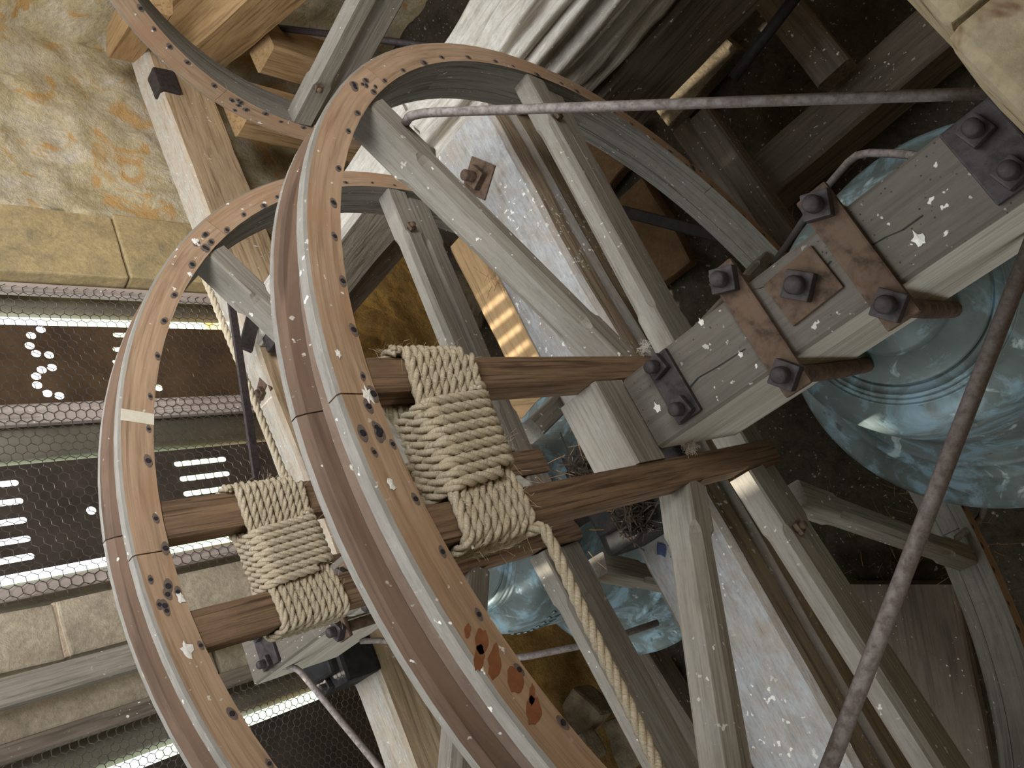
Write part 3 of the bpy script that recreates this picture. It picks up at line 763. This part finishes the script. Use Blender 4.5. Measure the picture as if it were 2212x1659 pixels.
# ------------------------------------------------------------------ bells
BP = [(0, .062), (.05, .06), (.092, .053), (.108, .045), (.1115, .0435), (.1125, .0425), (.1130, .0345), (.1138, .034), (.1148, .034), (.1155, .0375), (.117, .0378), (.1255, .0345), (.1262, .0365), (.1278, .0365), (.1284, .0335), (.1325, .0315), (.1332, .0335), (.1348, .033), (.1354, .0302), (.1395, .0285), (.1402, .0302), (.1418, .0298), (.1424, .0272), (.158, .019), (.173, .006), (.184, -.012), (.190, -.04), (.1945, -.07), (.196, -.078), (.1965, -.081), (.1955, -.086), (.197, -.10), (.2045, -.17), (.215, -.235), (.231, -.30), (.256, -.355), (.262, -.362), (.2645, -.362), (.267, -.370), (.285, -.393), (.289, -.394), (.292, -.402), (.318, -.428), (.343, -.447), (.351, -.456), (.350, -.464), (.342, -.468), (.325, -.455), (.295, -.42), (.25, -.36), (.21, -.28), (.185, -.17), (.172, -.08), (.15, -.02), (.1, .01), (0, .02)]
def bell(hung, cx, cy, label, band):
    t = lathe('bell_body', BP, 'bell', hung, 128, label=label)
    lathe('crown_block', [(0, .058), (.07, .056), (.075, .064), (.07, .081), (0, .082)], 'bell', t, 32)
    if band:   # ring of small cast leaves round the shoulder
        for k in range(64):
            a = 2 * PI * k / 64
            for dz, rr in ((-.072, .1965), (-.098, .198)):
                o = box('cast_leaf', (rr * math.cos(a), rr * math.sin(a), dz), (.007, .0028, .016), 'bell', t, rot=Matrix.Rotation(a, 4, 'Z') @ Matrix.Rotation(PI / 2, 4, 'Z') @ Matrix.Rotation(.5 if dz > -.08 else -.5, 4, 'Y')) if k == 0 and dz > -.08 else None
                if o: leafm = o.data
                else:
                    o = bpy.data.objects.new('cast_leaf', leafm); C.objects.link(o); o.parent = t
                    o.matrix_local = Matrix.Translation((rr * math.cos(a), rr * math.sin(a), dz)) @ Matrix.Rotation(a, 4, 'Z') @ Matrix.Rotation(PI / 2, 4, 'Z') @ Matrix.Rotation(.5 if dz > -.08 else -.5, 4, 'Y')
    # clapper
    tube('clapper', [(0, 0, .01), (0, 0, -.3), (0, 0, -.42)], .014, 'iron', t)
    lathe('clapper_ball', [(0, -.035), (.03, -.02), (.036, 0), (.03, .02), (0, .035)], 'iron', t, 20, Matrix.Translation((0, 0, -.42)))
    return t
bell(HB1, 0, -.265, 'large blue green verdigris bell under the grey headstock at right', False)
bell(HB2, .066, .68, 'bluish bell half hidden behind the front wheel with cast leaf band', True)

# ------------------------------------------------------------------ iron stays from headstock to wheel
def stay(w, pts, r, label):
    pts = [w.matrix_world.inverted() @ Vector(p) for p in pts]
    P = [pts[0]]
    for a, b, c in zip(pts, pts[1:], pts[2:]):
        d1, d2 = (a - b), (c - b); s = min(.03, d1.length * .4, d2.length * .4)
        p, q = b + d1.normalized() * s, b + d2.normalized() * s
        P += [p + (b - p) * 0, (p + b * 2 + q) / 4, q]
    P.append(pts[-1]); out = []
    o = tube('stay_rod', P, r / w.matrix_world.median_scale, 'rod', w, smooth_path=False, label=label)
    return o
stay(W1, [(.056, -.49, .302), at(925, 243, y=-.035), at(885, 250, y=-.02), (.468, .01, .468)], .0062, 'dusty stay rod across the top')
p = at(2212, 570, x=-.078); q = at(1790, 1659, y=-.02); d = (q - p)
stay(W1, [p - d * .05, q + d * .12, (-.475, .02, .50)], .0086, 'dusty stay rod at the right')
stay(W1, [(-.052, -.45, .12), at(2120, 1118, y=.0), at(2068, 1162, y=.02)], .0068, 'dark stay rod at the right edge')
stay(W1, [(.05, -.45, .02), at(1960, 332, z=-.1), at(1850, 330, z=-.16), at(1780, 410, z=-.25), (.345, .02, -.56)], .0065, 'thin bent stay rod above the bell')
stay(W2, [(.03, 1.06, .30), at(640, 1440, y=1.02), at(820, 1659, y=.80), (-.42, .45, .5)], .0065, 'grey stay rod over the lower mesh')
stay(W2, [at(780, 1385, y=1.0), at(830, 1383, y=.95), at(960, 1400, y=.8), at(1110, 1424, y=.62), at(1300, 1386, y=.52), at(1420, 1345, y=.47)], .0065, 'dark stay rod curving below the bluish bell')

# ------------------------------------------------------------------ rope lashings round the main spokes
def lashing(w, label, xa, xb, ya, yb, za, zb, nturn, nbind, dia, tail, loop, seed, skew=.10):
    rnd = random.Random(seed)
    t = thing('rope_lashing', label, 'rope', ((xa + xb) / 2, ya, (za + zb) / 2), 'rope lashings')
    O = Vector(t.location)
    # long turns round both spokes: za -> zb along the spoke, slightly skewed towards xb
    pts = []
    r = dia * .5
    x0, x1, y0, y1 = xb - r, xa + r, ya - r, yb + r
    def stad(f):
        # perimeter of a rounded rectangle, f in 0..1
        c = .012; segs = [((x1 - c, y0), (x0 + c, y0)), ((x0, y0 + c), (x0, y1 - c)), ((x0 + c, y1), (x1 - c, y1)), ((x1, y1 - c), (x1, y0 + c))]
        cen = [(x0 + c, y0 + c), (x0 + c, y1 - c), (x1 - c, y1 - c), (x1 - c, y0 + c)]
        out = []
        for k in range(4):
            a, b = segs[k]
            n = 14 if k in (0, 2) else 3
            out += [Vector((a[0] + (b[0] - a[0]) * i / n, a[1] + (b[1] - a[1]) * i / n, 0)) for i in range(n)]
            a0 = [-PI / 2, PI, PI / 2, 0][k]
            out += [Vector((cen[k][0] + c * math.cos(a0 - PI / 2 * i / 4), cen[k][1] + c * math.sin(a0 - PI / 2 * i / 4), 0)) for i in range(4)]
        return out
    per = stad(0); N = len(per)
    xm = (xa + xb) / 2
    for k in range(nturn):
        zc = za + (zb - za) * (k / (nturn - 1))
        for i, q in enumerate(per):
            f = i / N
            z = zc + (zb - za) / (nturn - 1) * f
            # the binding pinches the middle, both in width and in depth
            pin = math.exp(-((q.x - xm) / .05) ** 2)
            ymid = (ya + yb) / 2
            y = q.y + (ymid - q.y) * .58 * pin
            z = (za + zb) / 2 + (z - (za + zb) / 2) * (1 - .10 * pin) + (xm - q.x) * skew
            pts.append(Vector((q.x, y, z)) + Vector((0, rnd.uniform(-.0006, .0006), rnd.uniform(-.0006, .0006))) - O)
    rope('spoke_turns', pts, dia, t)
    # binding turns across the middle
    bz0, bz1 = min(za, zb) - .004, max(za, zb) + .006
    by0, by1 = (ya + yb) / 2 - .028, (ya + yb) / 2 + .022
    def brect():
        c = .016; out = []
        cs = [((bz0 + c, by0 + c), PI), ((bz0 + c, by1 - c), PI / 2), ((bz1 - c, by1 - c), 0), ((bz1 - c, by0 + c), -PI / 2)]
        P = []
        for (cz, cy), a0 in cs:
            arc = [(cz + c * math.cos(a0 + PI * .5 - PI / 2 * i / 5) , cy + c * math.sin(a0 + PI * .5 - PI / 2 * i / 5)) for i in range(6)]
            P.append(arc)
        # order: go round through the four corners
        cor = [[(bz0 + c - c * math.cos(u), by0 + c - c * math.sin(u)) for u in [PI / 2 * (1 - i / 5) for i in range(6)]],
               [(bz0 + c - c * math.cos(u), by1 - c + c * math.sin(u)) for u in [PI / 2 * i / 5 for i in range(6)]],
               [(bz1 - c + c * math.cos(u), by1 - c + c * math.sin(u)) for u in [PI / 2 * (1 - i / 5) for i in range(6)]],
               [(bz1 - c + c * math.cos(u), by0 + c - c * math.sin(u)) for u in [PI / 2 * i / 5 for i in range(6)]]]
        for k in range(4):
            out += cor[k]; a = cor[k][-1]; b = cor[(k + 1) % 4][0]
            out += [(a[0] + (b[0] - a[0]) * i / 6, a[1] + (b[1] - a[1]) * i / 6) for i in range(1, 6)]
        return out
    br = brect(); pts = []
    bx0, bx1 = xm + dia * (nbind - 1) / 2, xm - dia * (nbind - 1) / 2
    for k in range(nbind):
        for i, (z, y) in enumerate(br):
            f = (k + i / len(br)) / nbind
            x = bx0 + (bx1 - bx0) * f
            pts.append(Vector((x + (z - (bz0 + bz1) / 2) * -.10, y, z + (xm - x) * skew)) - O)
    rope('binding_turns', pts, dia * 1.04, t)
    if tail: rope('rope_tail', catmull([Vector(p) - O for p in tail], 12), dia * 1.05, t)
    if loop: rope('loop_end', catmull([Vector(p) - O for p in loop], 10), dia, t)
    return t
l1 = lashing(W1, 'weathered rope lashing on the front wheel with a long tail', .0935, -.0995, -.0005, .0355, .584, .667, 8, 9, .0118,
        [(-.104, .02, .60), (-.110, -.012, .598), (-.118, -.016, .598), (-.15, -.018, .60), (-.212, -.02, .604), (-.336, -.02, .604), (-.45, -.018, .62)],
        [(-.02, .03, .625), (-.012, .035, .66), (-.014, .035, .688), (-.026, .03, .697), (-.036, .028, .682), (-.036, .02, .65), (-.03, .015, .62)], 4)
s2 = 1.0267
l2 = lashing(W2, 'neat pale rope lashing on the second wheel', C2.x + .082 * s2 + .0005, C2.x - .101 * s2 - .0005,   .3995, .4365, .543, .634, 9, 8, .0112, None,
        [(.02, .44, .55), (.0, .45, .52), (-.015, .45, .505), (-.035, .44, .515), (-.03, .43, .54)], 9, -.04)

# ------------------------------------------------------------------ iron and rope by the window side beam
o = beam('iron_strap', at(494, 615, y=1.06), at(556, 1034, y=1.06), .010, .02, 'iron', up=(0, 0, 1), ch=.001); tag(o, 'narrow black iron strap hanging before the wire mesh', 'strap')
t = thing('iron_bracket', 'black iron bracket at the joint of the window side beam', 'bracket', at(560, 712, y=1.19))
box('flat_bar', (.0, -.005, .03), (.17, .012, .04), 'iron', t, rot=Matrix.Rotation(.5, 4, 'Y'), bev=.002)
box('bracket_block', (-.05, -.02, -.03), (.06, .05, .06), 'iron', t, bev=.005)
nutbolt(t, (.05, -.012, .02), .016, .008, .014, .006, axis='y')
o = rope('hanging_rope', [Vector(at(a, b, y=1.20)) for a, b in ((438, 590), (636, 1080))], .020); tag(o, 'thick dull rope lying along the window side beam', 'rope')

# straw and twigs
def twigs(c, n, s, label):
    vs = []; fs = []; rnd = random.Random(n)
    for _ in range(n):
        a = Vector((rnd.gauss(0, s), rnd.gauss(0, s), rnd.gauss(0, s * .25))); d = Vector((rnd.gauss(0, 1), rnd.gauss(0, 1), rnd.gauss(0, .5))).normalized() * rnd.uniform(.02, .06)
        v, f = tube_geo([a, a + d * .5 + Vector((0, 0, .004)), a + d], .0007, 3); k = len(vs); vs += v; fs += [tuple(i + k for i in q) for q in f]
    o = lk('straw_litter', mesh('straw_litter', vs, fs), 'straw', None, Matrix.Translation(Vector(c)), kind='stuff'); tag(o, label, 'straw'); return o
twigs((.72, .53, -.37), 90, .035, 'brown straw nest scraps on the golden rail')
twigs((.55, .05, ZF + .06), 120, .12, 'scattered straw on the dark floor')
twigs((-.45, .3, ZF + .06), 160, .18, 'twigs scattered on the floor dirt at lower right')
twigs((.02, .26, .09), 60, .05, 'twig debris piled on the greasy bearing')

def fluff(name, c, n, s, r, mat, label, cat):
    vs = []; fs = []; rnd = random.Random(n)
    for _ in range(n):
        a = Vector([rnd.gauss(0, s) for _ in range(3)]); b = Vector([rnd.gauss(0, s) for _ in range(3)]); m_ = (a + b) / 2 + Vector([rnd.gauss(0, s * .5) for _ in range(3)])
        v, f = tube_geo([a, m_, b], r, 3); k = len(vs); vs += v; fs += [tuple(i + k for i in q) for q in f]
    o = lk(name, mesh(name, vs, fs), mat, None, Matrix.Translation(Vector(c)), kind='stuff'); tag(o, label, cat); return o
fluff('cobweb', at(1393, 750, y=-.01), 60, .005, .00022, 'white', 'dusty cobweb tuft where the upper brown spoke meets the headstock', 'cobweb')
fluff('cobweb', at(1492, 966, y=-.006), 90, .005, .00025, 'white', 'white cobweb tuft under the headstock end on the lower brown spoke', 'cobweb')
fluff('nest_debris', (.03, .25, .085), 160, .025, .0016, 'dirt', 'dark clump of nest debris on the greasy bearing', 'debris')
fluff('nest_debris', (-.06, .24, .07), 120, .02, .0014, 'dirt', 'dark nest debris below the lower brown spoke', 'debris')
def fibres(t, xa, xb, ya, yb, za, zb, n):
    vs = []; fs = []; rnd = random.Random(n); O = Vector(t.location)
    for _ in range(n):
        k = rnd.random()
        if k < .6: p = Vector((rnd.uniform(xb, xa), ya - .011, rnd.uniform(za, zb)))
        else: p = Vector((rnd.choice((xa + .011, xb - .011)), rnd.uniform(ya, yb), rnd.uniform(za, zb)))
        d = Vector([rnd.gauss(0, 1) for _ in range(3)]).normalized() * rnd.uniform(.008, .02); d.y -= .004
        e = p + d; v, f = tube_geo([p, (p + e) / 2 + Vector([rnd.gauss(0, .002) for _ in range(3)]), e], .00022, 3)
        k = len(vs); vs += [q - O for q in v]; fs += [tuple(i + k for i in q) for q in f]
    lk('loose_fibres', mesh('loose_fibres', vs, fs), 'rope', t, kind='stuff')
fibres(l1, .0935, -.0995, 0, .0355, .58, .68, 260)
fibres(l2, C2.x + .084, C2.x - .104, .3995, .4365, .545, .635, 160)
M['stain'] = metal('orange_brown_stain', '7d4a2c', '8f5b38', 0, .8, 120, 0)
for i, (px, py, a, b) in enumerate(((1040, 1385, .006, .011), (1035, 1420, .005, .012), (1068, 1430, .006, .015), (1113, 1468, .0085, .011), (1152, 1535, .008, .012), (1150, 1500, .003, .009), (1010, 1362, .003, .006))):
    rnd = random.Random(i); vs = [(0, 0, 0)] + [(a * rnd.uniform(.8, 1.2) * math.cos(k * PI / 8), 0, b * rnd.uniform(.8, 1.2) * math.sin(k * PI / 8)) for k in range(16)]
    lk('stain', mesh('stain', vs, [(0, 1 + (k + 1) % 16, 1 + k) for k in range(16)]), 'stain', W1, W1.matrix_world.inverted() @ Matrix.Translation(at(px, py, y=-.0006)) @ Matrix.Rotation(-.9, 4, 'Y'), label='reddish brown drip stain')
# droppings
def splat(name, c, n, r, label, parent=None):
    vs = []; fs = []; rnd = random.Random(int(c[0] * 1000) + 3)
    k = 14
    vs.append((0, 0, .0012))
    for j in range(k):
        q = r * rnd.uniform(.45, 1.2); vs.append((q * math.cos(2 * PI * j / k), q * math.sin(2 * PI * j / k) * .6, .0001))
    fs = [(0, 1 + j, 1 + (j + 1) % k) for j in range(k)]
    z = Vector(n).normalized(); m = z.to_track_quat('Z', 'Y').to_matrix().to_4x4(); m.translation = Vector(c)
    o = lk(name, mesh(name, vs, fs), 'white', parent, m, label=label)
    return o
for px, py, r in ((733, 766, .006), (795, 852, .010), (845, 1045, .006), (1020, 1180, .004), (760, 1010, .004), (1400, 295, .006)):
    p = at(px, py, y=-.0006); splat('dropping', p, (0, -1, 0), r, 'white bird dropping', W1)
for px, py, r in ((423, 522, .009), (410, 592, .006), (390, 1290, .010), (402, 1402, .012)):
    p = at(px, py, y=.3992); o = splat('dropping', p, (0, -1, 0), r, 'white bird dropping')
    o.parent = W2; o.matrix_local = W2.matrix_world.inverted() @ (Vector((0, -1, 0)).to_track_quat('Z', 'Y').to_matrix().to_4x4()) ; o.location = W2.matrix_world.inverted() @ p
for px, py, r in ((1985, 515, .010), (1515, 695, .006), (1420, 880, .008), (1600, 765, .005), (1690, 640, .006)):
    p = at(px, py, z=.3186); o = splat('dropping', (0, 0, 0), (0, 0, 1), r, 'white bird dropping', H1); bpy.context.view_layer.update(); o.location = p - H1.matrix_world.translation
